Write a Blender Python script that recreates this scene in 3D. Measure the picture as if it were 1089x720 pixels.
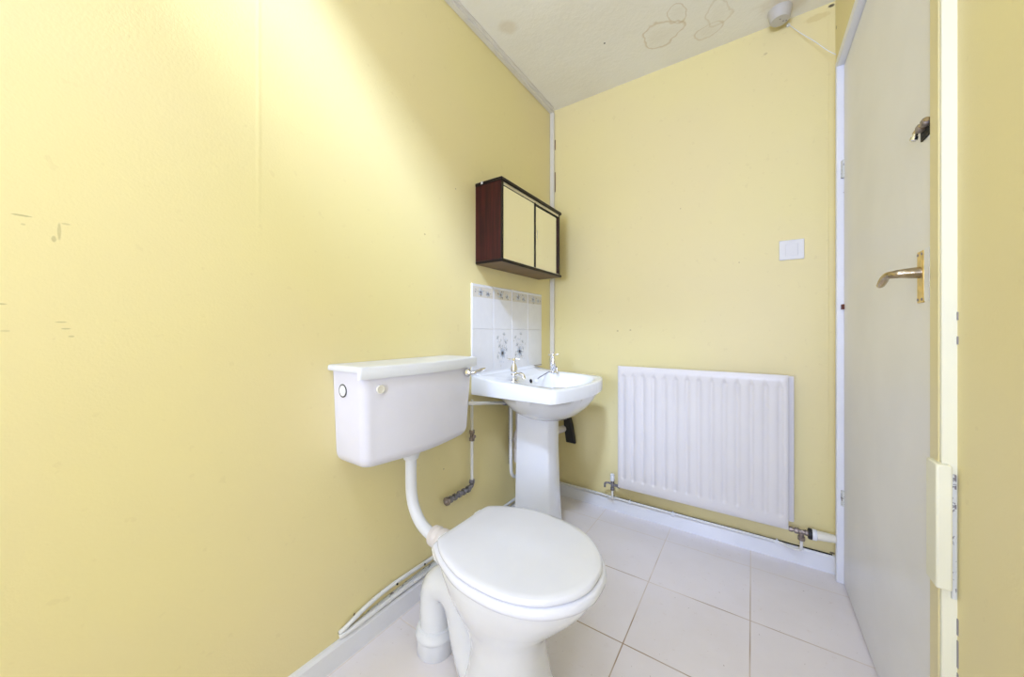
import bpy, bmesh, math, random
from mathutils import Vector, Matrix
random.seed(7)
PI = math.pi
for o in list(bpy.data.objects): bpy.data.objects.remove(o)
S = bpy.context.scene
COL = S.collection

# ---------------------------------------------------------------- camera
cam = bpy.data.cameras.new('camera'); camo = bpy.data.objects.new('camera', cam); COL.objects.link(camo)
cam.sensor_fit = 'HORIZONTAL'; cam.sensor_width = 36; cam.lens = 375.7 / 1089 * 36
cam.shift_y = -8 / 1089; cam.clip_start = 0.02
camo.location = (0, 0, 1.0); camo.rotation_euler = (PI / 2, 0, math.radians(34.2))
S.camera = camo
# ---------------------------------------------------------------- light
S.view_settings.view_transform = 'Standard'; S.view_settings.look = 'None'
S.view_settings.gamma = 1; S.view_settings.use_curve_mapping = False
S.view_settings.exposure = 0.20
w = bpy.data.worlds.new('sky'); S.world = w; w.use_nodes = True
bg = w.node_tree.nodes['Background']; bg.inputs[0].default_value = (.75, .87, 1, 1); bg.inputs[1].default_value = 1.0

def area(name, loc, to, sx, sy, power, color, spread=180):
    l = bpy.data.lights.new(name, 'AREA'); l.shape = 'RECTANGLE'; l.size = sx; l.size_y = sy
    l.energy = power; l.color = color; l.spread = math.radians(spread)
    o = bpy.data.objects.new(name, l); COL.objects.link(o); o.location = loc
    o.rotation_euler = (Vector(to) - Vector(loc)).to_track_quat('-Z', 'Y').to_euler()
    return o
area('skylight_daylight', (.15, -1.10, 3.35), (-.45, .35, 1.9), .36, .36, 54, (.56, .69, 1.0), 120)
area('skylight_sky', (-.05, -.14, 2.60), (-.05, .75, 0), .50, .26, 5.2, (.56, .69, 1.0), 120)
area('added_rear_fill', (-.14, -2.04, 1.25), (.32, 0, 2.75), .80, 1.05, 62, (.535, .63, 1.0), 150)  # fill light added behind the camera to brighten the whole room

# ---------------------------------------------------------------- materials
class NT:
    def __init__(s, name):
        s.m = bpy.data.materials.new(name); s.m.use_nodes = True; s.t = s.m.node_tree
        s.b = s.t.nodes['Principled BSDF']
    def n(s, typ, **kw):
        x = s.t.nodes.new(typ)
        for k, v in kw.items(): setattr(x, k, v)
        return x
    def link(s, a, b): s.t.links.new(a, b)
    def val(s, sock, v):
        if hasattr(v, 'is_linked') or hasattr(v, 'links'): s.link(v, sock)
        else: sock.default_value = v
    def math(s, op, a, b=None, c=None, clamp=False):
        x = s.n('ShaderNodeMath', operation=op, use_clamp=clamp); s.val(x.inputs[0], a)
        if b is not None: s.val(x.inputs[1], b)
        if c is not None: s.val(x.inputs[2], c)
        return x.outputs[0]
    def ramp(s, v, a, b, lo=0., hi=1.):
        x = s.n('ShaderNodeMapRange', interpolation_type='SMOOTHSTEP'); s.val(x.inputs[0], v)
        x.inputs[1].default_value = a; x.inputs[2].default_value = b
        x.inputs[3].default_value = lo; x.inputs[4].default_value = hi
        return x.outputs[0]
    def mix(s, f, a, b):
        x = s.n('ShaderNodeMix', data_type='RGBA'); s.val(x.inputs[0], f)
        for sock, v in ((x.inputs[6], a), (x.inputs[7], b)):
            if isinstance(v, tuple): sock.default_value = (*v, 1)
            else: s.link(v, sock)
        return x.outputs[2]
    def pos(s):
        g = s.n('ShaderNodeNewGeometry'); x = s.n('ShaderNodeSeparateXYZ'); s.link(g.outputs[0], x.inputs[0])
        s.P = g.outputs[0]; return x.outputs
    def noise(s, scale, detail=3, rough=.5, vec=None):
        x = s.n('ShaderNodeTexNoise'); x.inputs['Scale'].default_value = scale
        x.inputs['Detail'].default_value = detail; x.inputs['Roughness'].default_value = rough
        if vec is None:
            g = s.n('ShaderNodeNewGeometry'); vec = g.outputs[0]
        s.link(vec, x.inputs['Vector']); return x.outputs[0]
    def bump(s, h, strength, dist=.002):
        x = s.n('ShaderNodeBump'); x.inputs['Strength'].default_value = strength
        x.inputs['Distance'].default_value = dist; s.link(h, x.inputs['Height'])
        s.link(x.outputs[0], s.b.inputs['Normal'])
    def base(s, c): s.link(c, s.b.inputs['Base Color'])

def plain(name, col, rough=.5, metal=0, coat=0, var=.04, vscale=9):
    k = NT(name); k.b.inputs['Roughness'].default_value = rough; k.b.inputs['Metallic'].default_value = metal
    k.b.inputs['Coat Weight'].default_value = coat
    d = tuple(c * (1 - var) for c in col)
    k.base(k.mix(k.ramp(k.noise(vscale, 4), .35, .65), col, d)); return k.m

YEL = (.865, .757, .365)
def wall_mat(name, axis, marks=(), lines=(), col=YEL):
    """axis: which world coordinate runs along the wall; marks: (s, z, rs, rz, colour, strength)"""
    k = NT(name); p = k.pos(); a = p[axis]; z = p[2]
    k.b.inputs['Roughness'].default_value = .48; k.b.inputs['Specular IOR Level'].default_value = .6
    c = k.mix(k.ramp(k.noise(1.6, 3), .3, .7), col, (col[0] * .985, col[1] * .97, col[2] * 1.06))
    c = k.mix(k.math('MULTIPLY', k.ramp(k.noise(38, 2), .68, .74), .10), c, (.55, .42, .16))
    nz = k.math('SUBTRACT', k.noise(26, 4, .7), .5)
    for (s0, z0, rs, rz, mc, st) in marks:
        dx = k.math('DIVIDE', k.math('SUBTRACT', a, s0), rs); dz = k.math('DIVIDE', k.math('SUBTRACT', z, z0), rz)
        d = k.math('SQRT', k.math('ADD', k.math('MULTIPLY', dx, dx), k.math('MULTIPLY', dz, dz)))
        d = k.math('ADD', d, k.math('MULTIPLY', nz, 1.3))
        c = k.mix(k.ramp(d, .55, 1.0, st, 0), c, mc)
    k.base(c)
    h = k.math('ADD', k.math('MULTIPLY', k.noise(210, 3), .25), k.math('MULTIPLY', k.noise(6, 3), .8))
    for (s0, wd, amp, zlo) in lines:                                   # old filled joints under the paint
        r = k.ramp(k.math('ABSOLUTE', k.math('SUBTRACT', k.math('ADD', a, k.math('MULTIPLY', nz, .006)), s0)), 0, wd, amp, 0)
        r = k.math('MULTIPLY', r, k.ramp(z, zlo, zlo + .35, 0, 1))
        h = k.math('ADD', h, r)
    k.bump(h, .35, .004); return k.m

dm = (.36, .31, .13); dk = (.16, .11, .06); br = (.30, .19, .08); wh = (.75, .70, .55)
M = {}
M['wall_left'] = wall_mat('yellow_paint_left', 1,
    marks=[(.030, 1.198, .012, .0016, dm, .55), (.030, 1.183, .003, .002, dm, .3), (.068, 1.180, .0028, .018, dm, .4), (.076, 1.195, .006, .002, dm, .3), (.062, 1.165, .004, .008, dm, .45),
           (.006, 1.045, .008, .0016, dm, .5), (.012, 1.00, .006, .002, dm, .25), (.070, 1.016, .008, .0014, dm, .5), (.076, 1.004, .006, .0015, dm, .5), (.082, .990, .005, .003, dm, .4),
           (.600, .086, .016, .008, (.02, .015, .01), 1), (1.10, 1.60, .005, .004, dk, .5), (1.03, .44, .003, .003, dk, .6),
           (1.60, .42, .012, .008, br, .3), (.93, 1.37, .004, .003, br, .5), (.64, .108, .004, .006, dk, .9)],
    lines=[(.38, .008, .35, 1.15)])
M['wall_back'] = wall_mat('yellow_paint_back', 0,
    marks=[(-.62, 1.00, .006, .005, br, .5), (-.55, 1.005, .006, .005, br, .5), (-.05, 1.32, .003, .003, br, .7),
           (.272, 2.352, .012, .008, (.06, .04, .02), .9), (.225, 2.325, .05, .018, (.62, .46, .14), .35),
           (.05, 2.25, .01, .006, br, .3), (.275, .078, .010, .006, dk, .9), (-.30, 1.62, .003, .003, br, .6)],
    lines=[(.262, .004, .5, .2)])
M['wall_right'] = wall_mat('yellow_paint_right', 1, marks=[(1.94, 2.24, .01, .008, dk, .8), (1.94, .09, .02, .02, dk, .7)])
M['wall_plain'] = wall_mat('yellow_paint_rear', 0)

def ceiling_mat():
    k = NT('ceiling_paint'); p = k.pos(); x, y = p[0], p[1]
    k.b.inputs['Roughness'].default_value = .75
    c = k.mix(k.ramp(k.noise(2.2, 3), .35, .7), (.94, .91, .81), (.91, .87, .75))
    n1 = k.math('SUBTRACT', k.noise(9, 3), .5)
    for (x0, y0, rx, ry, ring, fill) in [(-.36, 1.73, .085, .065, .45, .10), (-.265, 1.655, .035, .045, .40, .05),
                                         (-.16, 1.83, .06, .035, .35, .08), (-.90, 1.30, .05, .05, 0, .28), (.13, 1.86, .10, .10, .0, .35),
                                         (-.12, 1.74, .05, .08, .25, .05)]:
        dx = k.math('DIVIDE', k.math('SUBTRACT', x, x0), rx); dy = k.math('DIVIDE', k.math('SUBTRACT', y, y0), ry)
        d = k.math('ADD', k.math('SQRT', k.math('ADD', k.math('MULTIPLY', dx, dx), k.math('MULTIPLY', dy, dy))), k.math('MULTIPLY', n1, 1.8))
        rg = k.ramp(k.math('ABSOLUTE', k.math('SUBTRACT', d, 1.0)), 0, .13, ring, 0)
        c = k.mix(k.math('MAXIMUM', rg, k.ramp(d, .3, 1.05, fill, 0)), c, (.58, .43, .20))
    sp = k.math('SQRT', k.math('ADD', k.math('POWER', k.math('SUBTRACT', x, -.579), 2), k.math('POWER', k.math('SUBTRACT', y, 1.633), 2)))
    c = k.mix(k.ramp(sp, .003, .005, 1, 0), c, (.04, .03, .02))
    k.base(c)
    k.bump(k.math('ADD', k.noise(60, 4, .65), k.math('MULTIPLY', k.noise(10, 3), 1.5)), .4, .004); return k.m
M['ceiling'] = ceiling_mat()

def floor_mat():
    k = NT('floor_tiles'); p = k.pos(); x, y = p[0], p[1]; T = .3365
    def d(c, o):
        f = k.math('FRACT', k.math('DIVIDE', k.math('SUBTRACT', c, o), T))
        return k.math('MULTIPLY', k.math('SUBTRACT', .5, k.math('ABSOLUTE', k.math('SUBTRACT', f, .5))), T)
    gx = d(x, -.342 - 3.3650); gy = d(y, 1.1345 - 3.365)
    g = k.math('MINIMUM', gx, gy)
    gm = k.ramp(g, .0012, .0026, 1, 0)
    cx_ = k.math('FLOOR', k.math('DIVIDE', k.math('SUBTRACT', x, -.342), T)); cy_ = k.math('FLOOR', k.math('DIVIDE', k.math('SUBTRACT', y, 1.1345), T))
    cv = k.n('ShaderNodeCombineXYZ'); k.link(cx_, cv.inputs[0]); k.link(cy_, cv.inputs[1])
    wn = k.n('ShaderNodeTexWhiteNoise', noise_dimensions='2D'); k.link(cv.outputs[0], wn.inputs['Vector'])
    c = k.mix(k.ramp(k.noise(5, 5, .6), .3, .7), (.90, .845, .85), (.87, .81, .80))
    c = k.mix(k.math('MULTIPLY', wn.outputs[0], .10), c, (.72, .62, .54))
    c = k.mix(k.ramp(k.noise(28, 5, .75), .60, .72, 0, .28), c, (.62, .49, .39))
    c = k.mix(k.ramp(k.noise(120, 2), .74, .76, 0, .7), c, (.25, .16, .10))
    dirt = k.ramp(k.noise(2.3, 3), .40, .58)
    near = k.math('MULTIPLY', k.ramp(y, 1.75, 1.45), k.ramp(x, -.66, -.58))
    gc = k.mix(k.math('MULTIPLY', dirt, near), (.82, .73, .66), (.40, .27, .17))
    k.base(k.mix(gm, c, gc))
    k.link(k.ramp(gm, 0, 1, .34, .8), k.b.inputs['Roughness'])
    k.bump(k.math('ADD', k.math('MULTIPLY', gm, -1.0), k.math('MULTIPLY', k.noise(14, 5, .7), .5)), .3, .002); return k.m
M['floor'] = floor_mat()

def gloss_mat(name, col, chip, rough=.35, chips=.70, scale=30):
    k = NT(name); k.b.inputs['Roughness'].default_value = rough
    c = k.mix(k.ramp(k.noise(4, 3), .3, .7), col, tuple(v * .95 for v in col))
    c = k.mix(k.ramp(k.noise(scale, 4, .7), chips, chips + .03), c, chip)
    k.base(c); k.bump(k.noise(60, 3), .12, .002); return k.m
M['gloss_white'] = gloss_mat('white_gloss_paint', (.88, .88, .92), (.30, .22, .15), .35, .74)
M['door_white'] = gloss_mat('door_gloss_paint', (.90, .88, .87), (.35, .28, .20), .38, .80, 50)
M['frame_cream_lit'] = gloss_mat('cream_lit_gloss_paint', (.86, .83, .64), (.5, .45, .35), .4, .80)  # jamb yellow lightened for the light on its edge; the block shares it
M['frame_yellow'] = gloss_mat('yellow_gloss_paint', (.80, .70, .38), (.4, .2, .1), .4, .82)
M['worn_wood'] = gloss_mat('worn_painted_wood', (.70, .70, .66), (.22, .20, .20), .6, .56, 60)
M['pipe_paint'] = gloss_mat('painted_pipe', (.84, .84, .84), (.20, .20, .20), .4, .66, 45)
M['pipe_clean'] = gloss_mat('clean_painted_pipe', (.84, .83, .80), (.45, .40, .30), .4, .72, 60)
M['ceramic'] = plain('white_vitreous_china', (.86, .87, .90), .12, coat=.5, var=.015)
M['cistern'] = plain('cistern_plastic', (.82, .81, .90), .30, var=.02)
M['cistern_lid'] = plain('cistern_lid_plastic', (.86, .88, .93), .28, var=.02)
M['seat'] = plain('seat_plastic', (.86, .87, .95), .20, coat=.3, var=.02)
M['plastic'] = plain('white_plastic', (.86, .87, .90), .35)
M['old_plastic'] = plain('aged_plastic', (.80, .74, .70), .5)
M['grey_plastic'] = plain('grey_plastic', (.70, .69, .68), .45)
M['pull'] = plain('discoloured_plastic', (.60, .57, .52), .5)
M['switch'] = plain('switch_plastic', (.80, .79, .80), .3)
M['radiator'] = plain('radiator_enamel', (.74, .70, .68), .32, var=.02)
M['trunk'] = plain('trunking_plastic', (.80, .76, .67), .5)
M['black'] = plain('black_rubber', (.015, .015, .018), .5)
M['cream'] = plain('cream_plastic', (.86, .82, .70), .4)
M['chrome'] = plain('chrome', (.80, .80, .82), .12, 1)
M['brass'] = plain('brass', (.78, .58, .22), .28, 1, var=.25, vscale=60)
M['brass_dark'] = plain('tarnished_brass', (.52, .42, .28), .22, 1, var=.3, vscale=60)
M['grey_brass'] = plain('painted_grey_brass', (.30, .29, .32), .38, .6, var=.45, vscale=90)
M['brown_brass'] = plain('dull_brass', (.36, .30, .27), .45, .7, var=.4, vscale=90)
M['tile'] = plain('white_glazed_tile', (.83, .83, .88), .16, coat=.3, var=.03, vscale=20)
M['grout'] = plain('tile_grout', (.80, .79, .80), .8)
M['ink_blue'] = plain('blue_grey_glaze', (.55, .60, .70), .3)
M['ink_grey'] = plain('grey_glaze', (.56, .55, .53), .3, var=.2, vscale=120)
M['ink_dark'] = plain('dark_glaze', (.25, .22, .24), .3)
M['ink_pale'] = plain('pale_beige_glaze', (.74, .70, .64), .25)
M['mirror'] = plain('mirror_glass', (.90, .90, .84), .02, 1, var=0)
M['alu'] = plain('aluminium_track', (.72, .70, .66), .35, 1)
M['blackgap'] = plain('dark_void', (.012, .010, .010), .8)
def wood_mat(name='mahogany', a=(.060, .010, .008), b=(.020, .005, .005), r=.30):
    k = NT(name); k.b.inputs['Roughness'].default_value = r; k.b.inputs['Specular IOR Level'].default_value = .25
    g = k.n('ShaderNodeNewGeometry'); mp = k.n('ShaderNodeMapping'); k.link(g.outputs[0], mp.inputs[0]); mp.inputs['Scale'].default_value = (60, 60, 3)
    k.base(k.mix(k.ramp(k.noise(1, 5, .6, mp.outputs[0]), .3, .7), a, b)); return k.m
M['wood'] = wood_mat()
M['wood_dark'] = wood_mat('dark_wood_edge', (.010, .005, .005), (.006, .003, .004), .3)
M['wood_under'] = plain('brown_board', (.22, .14, .07), .6, var=.2)
k = NT('window_glass'); k.b.inputs['Transmission Weight'].default_value = 1; k.b.inputs['Roughness'].default_value = .25; k.b.inputs['Base Color'].default_value = (1, 1, 1, 1); k.b.inputs['IOR'].default_value = 1.02
M['glass'] = k.m

# ---------------------------------------------------------------- mesh helpers
def link(name, bm, mat, parent=None, smooth=40, bevel=0, bseg=2, recalc=True):
    if recalc: bmesh.ops.recalc_face_normals(bm, faces=bm.faces)
    me = bpy.data.meshes.new(name); bm.to_mesh(me); bm.free()
    o = bpy.data.objects.new(name, me); COL.objects.link(o)
    if isinstance(mat, str): mat = M[mat]
    me.materials.append(mat)
    if smooth:
        me.shade_smooth(); me.set_sharp_from_angle(angle=math.radians(smooth))
    if bevel:
        b = o.modifiers.new('bevel', 'BEVEL'); b.width = bevel; b.segments = bseg; b.limit_method = 'ANGLE'; b.angle_limit = math.radians(35)
        b.harden_normals = False
    if parent:
        o.parent = parent; o.matrix_parent_inverse = Matrix.Translation(-Vector(parent.location))
    return o
def tag(o, label, cat, group=None, kind=None):
    if label: o['label'] = label
    if cat: o['category'] = cat
    if group: o['group'] = group
    if kind: o['kind'] = kind
    return o
def thing(name, loc, label, cat, group=None):
    o = bpy.data.objects.new(name, None); COL.objects.link(o); o.location = loc; o.empty_display_size = .05
    return tag(o, label, cat, group)
def struct(name, bm, mat, label=None, **kw):
    o = link(name, bm, mat, **kw); o['kind'] = 'structure'
    if label: o['label'] = label; 
    return o
def box(bm, x0, x1, y0, y1, z0, z1):
    v = [bm.verts.new((x, y, z)) for x in (x0, x1) for y in (y0, y1) for z in (z0, z1)]
    for f in ((0, 1, 3, 2), (4, 6, 7, 5), (0, 4, 5, 1), (2, 3, 7, 6), (0, 2, 6, 4), (1, 5, 7, 3)): bm.faces.new([v[i] for i in f])
    return v
def B(*a):
    bm = bmesh.new(); box(bm, *a); return bm
def loft(bm, rings, cap0=True, cap1=True, closed=True):
    R = [[bm.verts.new(p) for p in r] for r in rings]
    n = len(R[0])
    for a, b in zip(R, R[1:]):
        for i in range(n if closed else n - 1):
            j = (i + 1) % n; bm.faces.new((a[i], a[j], b[j], b[i]))
    if cap0: bm.faces.new(R[0][::-1])
    if cap1: bm.faces.new(R[-1])
    return R
def lathe(bm, prof, c=(0, 0, 0), axis=(0, 0, 1), n=24):
    """prof: (r, h) along axis"""
    ax = Vector(axis).normalized(); q = ax.to_track_quat('Z', 'Y'); c = Vector(c)
    rings = [[c + q @ Vector((r * math.cos(2 * PI * i / n), r * math.sin(2 * PI * i / n), h)) for i in range(n)] for r, h in prof]
    loft(bm, rings)
def smooth_path(pts, sub=6):
    P = [Vector(p) for p in pts]; out = []
    for i in range(len(P) - 1):
        p0 = P[max(i - 1, 0)]; p1 = P[i]; p2 = P[i + 1]; p3 = P[min(i + 2, len(P) - 1)]
        for s in range(sub):
            t = s / sub
            out.append(.5 * ((2 * p1) + (-p0 + p2) * t + (2 * p0 - 5 * p1 + 4 * p2 - p3) * t * t + (-p0 + 3 * p1 - 3 * p2 + p3) * t ** 3))
    out.append(P[-1]); return out
def tube(bm, pts, r, n=12, sub=6, cap=True):
    P = smooth_path(pts, sub) if sub > 1 else [Vector(p) for p in pts]
    L = len(P); up = None; rings = []
    for i, p in enumerate(P):
        t = (P[min(i + 1, L - 1)] - P[max(i - 1, 0)]).normalized()
        if up is None:
            up = Vector((0, 0, 1)) if abs(t.z) < .9 else Vector((1, 0, 0))
        s = t.cross(up).normalized(); up = s.cross(t).normalized()
        if callable(r): rr = r(i / (L - 1))
        elif isinstance(r, (list, tuple)):
            f = i / (L - 1) * (len(r) - 1); k_ = min(int(f), len(r) - 2); rr = r[k_] + (r[k_ + 1] - r[k_]) * (f - k_)
        else: rr = r
        rings.append([p + rr * (math.cos(2 * PI * a / n) * s + math.sin(2 * PI * a / n) * up) for a in range(n)])
    loft(bm, rings, cap, cap)
def T(pts, r, n=12, sub=6):
    bm = bmesh.new(); tube(bm, pts, r, n, sub); return bm
def LT(prof, c, axis=(0, 0, 1), n=24):
    bm = bmesh.new(); lathe(bm, prof, c, axis, n); return bm
def ball(bm, c, r, n=12, m=8):
    c = Vector(c); lathe(bm, [(max(r * math.sin(PI * i / m), r * .02), -r * math.cos(PI * i / m)) for i in range(m + 1)], c, n=n)

XL, XR, XN, YB, YR, ZC = -1.035, .285, .313, 1.96, -2.0, 2.365

# ---------------------------------------------------------------- the room
struct('floor', B(XL - .12, XN + .15, YR - .12, YB + .12, -.08, 0), 'floor', smooth=0)
bm = bmesh.new()                                   # ceiling round the rooflight opening
kx0, kx1, ky0, ky1 = -.85, .10, -.33, .07
for a in ((XL - .12, XN + .15, ky1, YB + .12), (XL - .12, XN + .15, YR - .12, ky0), (XL - .12, kx0, ky0, ky1), (kx1, XN + .15, ky0, ky1)):
    box(bm, *a, ZC, ZC + .08)
struct('ceiling', bm, 'ceiling', smooth=0)
bm = bmesh.new()                                   # upstand lining of the rooflight
for a in ((kx0 - .03, kx1 + .03, ky1, ky1 + .03), (kx0 - .03, kx1 + .03, ky0 - .03, ky0), (kx0 - .03, kx0, ky0, ky1), (kx1, kx1 + .03, ky0, ky1)):
    box(bm, *a, ZC + .08, ZC + .11)
struct('window_1', bm, 'gloss_white', 'rooflight frame in the ceiling', smooth=0)
struct('wall_left', B(XL - .12, XL, YR - .12, YB + .12, 0, ZC), 'wall_left', smooth=0)
struct('wall_back', B(XL, XN + .15, YB, YB + .12, 0, ZC), 'wall_back', smooth=0)
DY0, DY1, DZ = 1.055, 1.885, 2.045
bm = bmesh.new()
box(bm, XR, XN + .15, 1.915, YB, 0, ZC)            # nib beside the corner
box(bm, XR, XN + .15, 1.02, 1.915, DZ + .03, ZC)   # over the door
box(bm, XN + .04, XN + .15, 1.02, 1.915, 0, DZ + .03)
box(bm, XN, XN + .15, YR, 1.02, 0, ZC)
struct('wall_right', bm, 'wall_right', smooth=0)
bm = bmesh.new()                                   # rear wall round an opening added for the fill light
wx0, wx1, wz0, wz1 = -.58, .30, .70, 1.85
for a in ((XL, wx0, 0, ZC), (wx1, XN, 0, ZC), (wx0, wx1, 0, wz0), (wx0, wx1, wz1, ZC)):
    box(bm, a[0], a[1], YR - .12, YR, a[2], a[3])
struct('wall_rear', bm, 'wall_plain', smooth=0)
bm = bmesh.new()
for a in ((wx0, wx0 + .05, wz0, wz1), (wx1 - .05, wx1, wz0, wz1), (wx0, wx1, wz0, wz0 + .05), (wx0, wx1, wz1 - .05, wz1), (-.16, -.12, wz0, wz1)):
    box(bm, a[0], a[1], YR - .06, YR - .01, a[2], a[3])
struct('added_rear_window', bm, 'gloss_white', smooth=0)  # unseen window frame, added to go with the rear fill light

# skirting
def skirt(name, p0, p1, nrm, h=.07, t=.016):
    p0, p1, nrm = Vector(p0), Vector(p1), Vector(nrm)
    bm = bmesh.new()
    prof = [(0, 0), (t, 0), (t, h - .008), (t - .006, h), (0, h)]
    loft(bm, [[p + nrm * a + Vector((0, 0, b)) for a, b in prof] for p in (p0, p1)])
    return struct(name, bm, 'gloss_white', smooth=30)
skirt('baseboard_left', (XL, YR, 0), (XL, YB, 0), (1, 0, 0), .068)
skirt('baseboard_back', (XL, YB, 0), (XR, YB, 0), (0, -1, 0), .072, .018)
skirt('baseboard_right', (XN, YR, 0), (XN, .985, 0), (-1, 0, 0))
skirt('baseboard_rear', (XL, YR, 0), (XN, YR, 0), (0, 1, 0))
# conduit in ceiling corner and in the wall corner
bm = bmesh.new(); box(bm, XL, XL + .020, YR, YB, ZC - .022, ZC); box(bm, XL + .018, XL + .034, YR, YB - .03, ZC - .007, ZC)
struct('trim_1', bm, 'trunk', 'pale square trunking along the ceiling edge', bevel=.002)
bm = bmesh.new(); box(bm, XL, XL + .026, YB - .022, YB, .07, ZC - .02)
struct('trim_2', bm, 'trunk', 'pale trunking running down the wall corner', bevel=.004)
bm = bmesh.new()
for z0, z1 in ((2.12, 2.18), (1.86, 1.98), (1.70, 1.72)): box(bm, XL + .0262, XL + .030, YB - .007, YB - .0005, z0, z1)
struct('trim_3', bm, plain('bare_brown_paint', (.28, .20, .12), .8), 'bare brown strips where paint flaked beside the corner trunking', smooth=0)

# door frame: far jamb, head, near jamb with step
bm = bmesh.new(); box(bm, XR - .008, XN + .04, DY1 + .002, 1.912, 0, DZ + .03); box(bm, XR - .008, XN + .04, 1.05, DY1 + .002, DZ + .004, DZ + .034)
struct('trim_4', bm, 'gloss_white', 'white door frame beside the back wall and over the door', bevel=.003)
bm = bmesh.new(); box(bm, .292, XN + .04, 1.0085, 1.048, .02, DZ + .03)
struct('trim_5', bm, 'frame_yellow', 'yellow painted near jamb of the door frame', bevel=.002)
bm = bmesh.new(); box(bm, .2935, XN + .002, 1.000, 1.0085, 0, DZ + .20)
struct('trim_6', bm, 'frame_cream_lit', 'edge of the near door jamb, coloured paler for the light on it', bevel=.002)  # side of the jamb facing the light, its brightness put into the colour

# door leaf with its furniture
door = struct('door_1', B(.299, XN + .02, DY0, DY1, .006, DZ), 'door_white', 'plain white flush door', bevel=.002)
def hinge(z0, z1, name='hinge', mat='worn_wood'):
    bm = bmesh.new(); n = 5; L = (z1 - z0) / n
    for i in range(n): lathe(bm, [(.0045, 0), (.0055, .001), (.0055, L - .002), (.0045, L - .001)], (.2955, DY1 + .0005, z0 + i * L), n=12)
    box(bm, .2935, .299, DY1 - .012, DY1 - .001, z0, z1)
    return link(name, bm, mat, door)
hinge(1.602, 1.672); hinge(.312, .372)
h = hinge(1.085, 1.105, 'rust_patch', plain('rust', (.16, .05, .03), .8)); h['label'] = 'rusty brown stub of a removed hinge'
# lever handle
yp, zp = 1.115, 1.125
lh = link('door_handle', B(.2965, .2995, 1.098, 1.130, 1.060, 1.170), 'brass', door, bevel=.001); lh['label'] = 'brass lever handle on a long back plate'
bm = bmesh.new(); tube(bm, [(.297, yp, zp), (.285, yp, zp), (.268, yp, zp), (.258, yp + .003, zp - .001), (.252, yp + .012, zp - .001), (.250, yp + .026, zp - .004),
    (.249, yp + .040, zp - .012), (.249, yp + .054, zp - .017), (.249, yp + .068, zp - .017)], [.0125, .0115, .0095, .0085, .0080, .0078, .0080, .0072, .005], 14)
link('lever', bm, 'brass_dark', lh)
bm = bmesh.new()
for yy in (1.103, 1.125):
    for zz in (1.067, 1.163): lathe(bm, [(.003, 0), (.003, .0012), (.001, .0016)], (.2966, yy, zz), (-1, 0, 0), 10)
link('screw', bm, 'ink_dark', lh)
link('escutcheon_patch', B(.2980, .2992, 1.072, 1.0975, 1.063, 1.172), 'gloss_white', door)['label'] = 'bare white patch beside the handle plate'
# barrel bolt
bb = link('door_bolt', B(.2955, .2992, 1.050, 1.108, 1.400, 1.430), 'blackgap', door, bevel=.001); bb['label'] = 'dark barrel bolt with chrome tip'
link('bolt_bar', T([(.289, 1.05, 1.424), (.289, 1.112, 1.424)], .0045, 12, 1), 'brass_dark', bb)
link('bolt_knob', LT([(.004, 0), (.0045, .006), (.006, .007), (.0065, .014), (.004, .016)], (.289, 1.108, 1.422), (-.2, .2, -1)), 'chrome', bb)
bm = bmesh.new()
for y0 in (1.052, 1.078): box(bm, .2835, .2965, y0, y0 + .018, 1.414, 1.430)
link('bolt_keeper', bm, 'brown_brass', bb, bevel=.004)

# wooden patch on the near jamb
pt = tag(link('jamb_patch', B(.2835, .3045, .9885, 1.036, .521, .752), 'frame_cream_lit', bevel=.003), 'cream painted wooden block screwed over the lock on the near door jamb', 'wooden block')
pw = bmesh.new(); box(pw, .3050, .3110, .9955, .9999, .505, .735)
tag(link('bare_strip', pw, 'worn_wood', bevel=.001), 'narrow strip of bare grey wood beside the cream block on the door jamb', 'wooden strip')
bm = bmesh.new()
for z0, z1 in ((.44, .47), (.38, .43), (.35, .37), (1.02, 1.035), (.975, .99)): box(bm, .3120, .3158, .9955, 1.0002, z0, z1)
struct('trim_7', bm, 'ink_dark', 'dark crack between the door jamb and the yellow wall', smooth=0)

# ---------------------------------------------------------------- cistern
cis = thing('toilet_cistern', (XL, .80, .60), 'white wall-mounted cistern with bowed front beside the splashback tiles', 'cistern')
def tank_ring(z, t):                                # t 0 bottom .. 1 top
    y0 = .584 - .012 * t; y1 = 1.022 + .018 * t; xf = -.893 + .010 * t; bow = .020 + .008 * t
    pts = [(XL + .001, y1), (XL + .001, y0)]
    r = .028; N = 8
    for i in range(N + 1):
        a = PI * .5 * i / N; pts.append((xf - r + r * math.sin(a) , y0 + r - r * math.cos(a)))
    for i in range(1, 16):
        s = i / 16; y = (y0 + r) + (y1 - y0 - 2 * r) * s; pts.append((xf + bow * math.sin(PI * s) ** .9, y))
    for i in range(N + 1):
        a = PI * .5 * i / N; pts.append((xf - r + r * math.cos(a), y1 - r + r * math.sin(a)))
    return pts
def inset(pts, d):
    cx_ = -.96; cy_ = .80
    out = []
    for x, y in pts:
        nx = x if x < XL + .01 else x - d * (1 if x > cx_ else 0)
        ny = y + (d if y < cy_ else -d) * min(1, abs(y - cy_) / .15)
        out.append((nx, ny))
    return out
bm = bmesh.new(); rings = []
rad = .038
for i in range(7):
    a = PI / 2 * i / 6; z = .600 + rad * (1 - math.cos(a)) * 1.0; d = rad * (1 - math.sin(a))
    t = (z - .6) / .285; rings.append([(x, y, z) for x, y in inset(tank_ring(z, t), d)])
for z in (.70, .78, .884):
    t = (z - .6) / .285; rings.append([(x, y, z) for x, y in tank_ring(z, t)])
loft(bm, rings); link('tank', bm, 'cistern', cis)
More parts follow.
